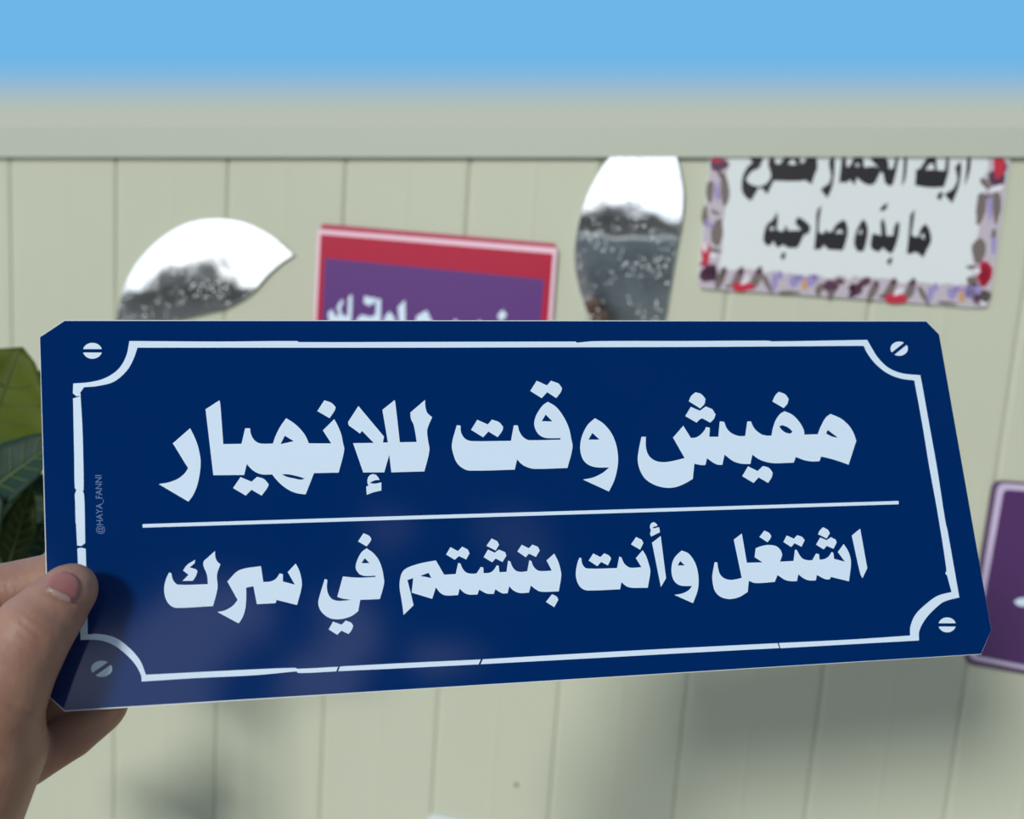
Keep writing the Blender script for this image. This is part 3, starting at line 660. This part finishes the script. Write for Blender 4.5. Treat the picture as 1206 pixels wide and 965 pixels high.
def leaf(b0, tip, width, face, material, stem_pt, curl=.12, veins=True):
    ax = tip - b0; L = ax.length; ax.normalize()
    n = (face - ax * face.dot(ax)).normalized(); s = ax.cross(n)
    bm = bmesh.new(); NU, NV = 16, 9; g = []
    for i in range(NU + 1):
        t_ = i / NU; wv = width / 2 * (math.sin(math.pi * t_ ** .85) ** .70) * (1 - .12 * t_) if 0 < t_ < 1 else .0004
        row = []
        for j in range(NV):
            e = -1 + 2 * j / (NV - 1)
            und = .018 * math.sin(t_ * 22 + abs(e) * 3) * width * abs(e)
            z = -curl * L * t_ * t_ + abs(e) * wv * .28 + und
            row.append((b0 + ax * (L * t_) + s * (wv * e) + n * z))
        g.append(row)
    th = n * .0005
    top = [[bm.verts.new(p + th - base_p) for p in r_] for r_ in g]; bot = [[bm.verts.new(p - th - base_p) for p in r_] for r_ in g]
    for i in range(NU):
        for j in range(NV - 1):
            bm.faces.new((top[i][j], top[i][j + 1], top[i + 1][j + 1], top[i + 1][j])); bm.faces.new((bot[i][j], bot[i + 1][j], bot[i + 1][j + 1], bot[i][j + 1]))
        for j in (0, NV - 1): bm.faces.new((top[i][j], top[i + 1][j], bot[i + 1][j], bot[i][j]))
    for i in (0, NU):
        for j in range(NV - 1): bm.faces.new((top[i][j], top[i][j + 1], bot[i][j + 1], bot[i][j]))
    # petiole to the stem
    tube(bm, [stem_pt - base_p, (stem_pt + b0) / 2 - base_p + Vector((0, 0, .006)), b0 - base_p, b0 + ax * .01 - base_p], [.0022, .0019, .0016, .001], 8)
    lf = obj('leaf', bm, material, plant, True)
    # midrib and side veins
    bm = bmesh.new(); mid = [g[i][NV // 2] + n * .0008 - base_p for i in range(NU + 1)]
    tube(bm, mid, [.0013 - .001 * i / NU for i in range(NU + 1)], 6)
    for i in (3, 5, 7, 9, 11):
        for e in (0, NV - 1):
            c_ = NV // 2; path = []
            for k in range(5):
                jj = c_ + (e - c_) * k / 4 * .85; ii = min(NU, i + k * .6); i0 = int(ii); fi = ii - i0; j0 = int(jj); fj = jj - j0
                def gp(a, b_): return g[min(a, NU)][min(b_, NV - 1)]
                P_ = (gp(i0, j0) * (1 - fi) + gp(i0 + 1, j0) * fi) * (1 - fj) + (gp(i0, j0 + 1) * (1 - fi) + gp(i0 + 1, j0 + 1) * fi) * fj
                path.append(P_ + n * .0006 - base_p)
            tube(bm, path, [.0006, .0005, .0005, .0004, .0003], 5)
    obj('vein', bm, M['vein'], lf, True)
    return lf


TC = -FW
leaf(at(-26, 560, .640), at(14, 411, .625), .092, TC + Vector((.1, 0, .5)), M['leaf'], stem_at(.97))
leaf(at(2, 545, .660), at(72, 428, .655), .046, TC + Vector((-.1, 0, .5)), M['leaf'], stem_at(.95))
leaf(at(-34, 598, .610), at(72, 512, .610), .040, TC + Vector((0, 0, .9)), M['leaf_dark'], stem_at(.93), .06)
leaf(at(10, 668, .615), at(34, 578, .605), .020, TC + Vector((.4, 0, .3)), M['leaf_olive'], stem_at(.88))
leaf(at(-20, 672, .630), at(72, 618, .630), .026, TC + Vector((0, 0, .2)), M['leaf_dark'], stem_at(.86))
leaf(at(-14, 560, .680), at(78, 486, .690), .034, TC + Vector((0, 0, .2)), M['leaf_olive'], stem_at(.92))
leaf(at(-20, 640, .655), at(60, 560, .665), .046, TC + Vector((.2, 0, .2)), M['leaf_dark'], stem_at(.89))
leaf(at(-50, 650, .600), at(-6, 585, .590), .036, TC + Vector((.2, 0, .3)), M['leaf_dark'], stem_at(.88))
rl = random.Random(7)
for i in range(16):
    t_ = .25 + .72 * i / 16; a = i * 2.4 + 2.0; sp = stem_at(t_)
    d = Vector((math.cos(a), math.sin(a) * .8, .35))
    d = Vector((-abs(d.x) - (.3 if t_ > .8 else .1), d.y, d.z))
    L = rl.uniform(.08, .12)
    leaf(sp + d * .035, sp + d * (.035 + L), L * .5, Vector((d.x * -.4, -.4, 1)), M[rl.choice(['leaf', 'leaf_dark', 'leaf_olive'])], sp, .2)
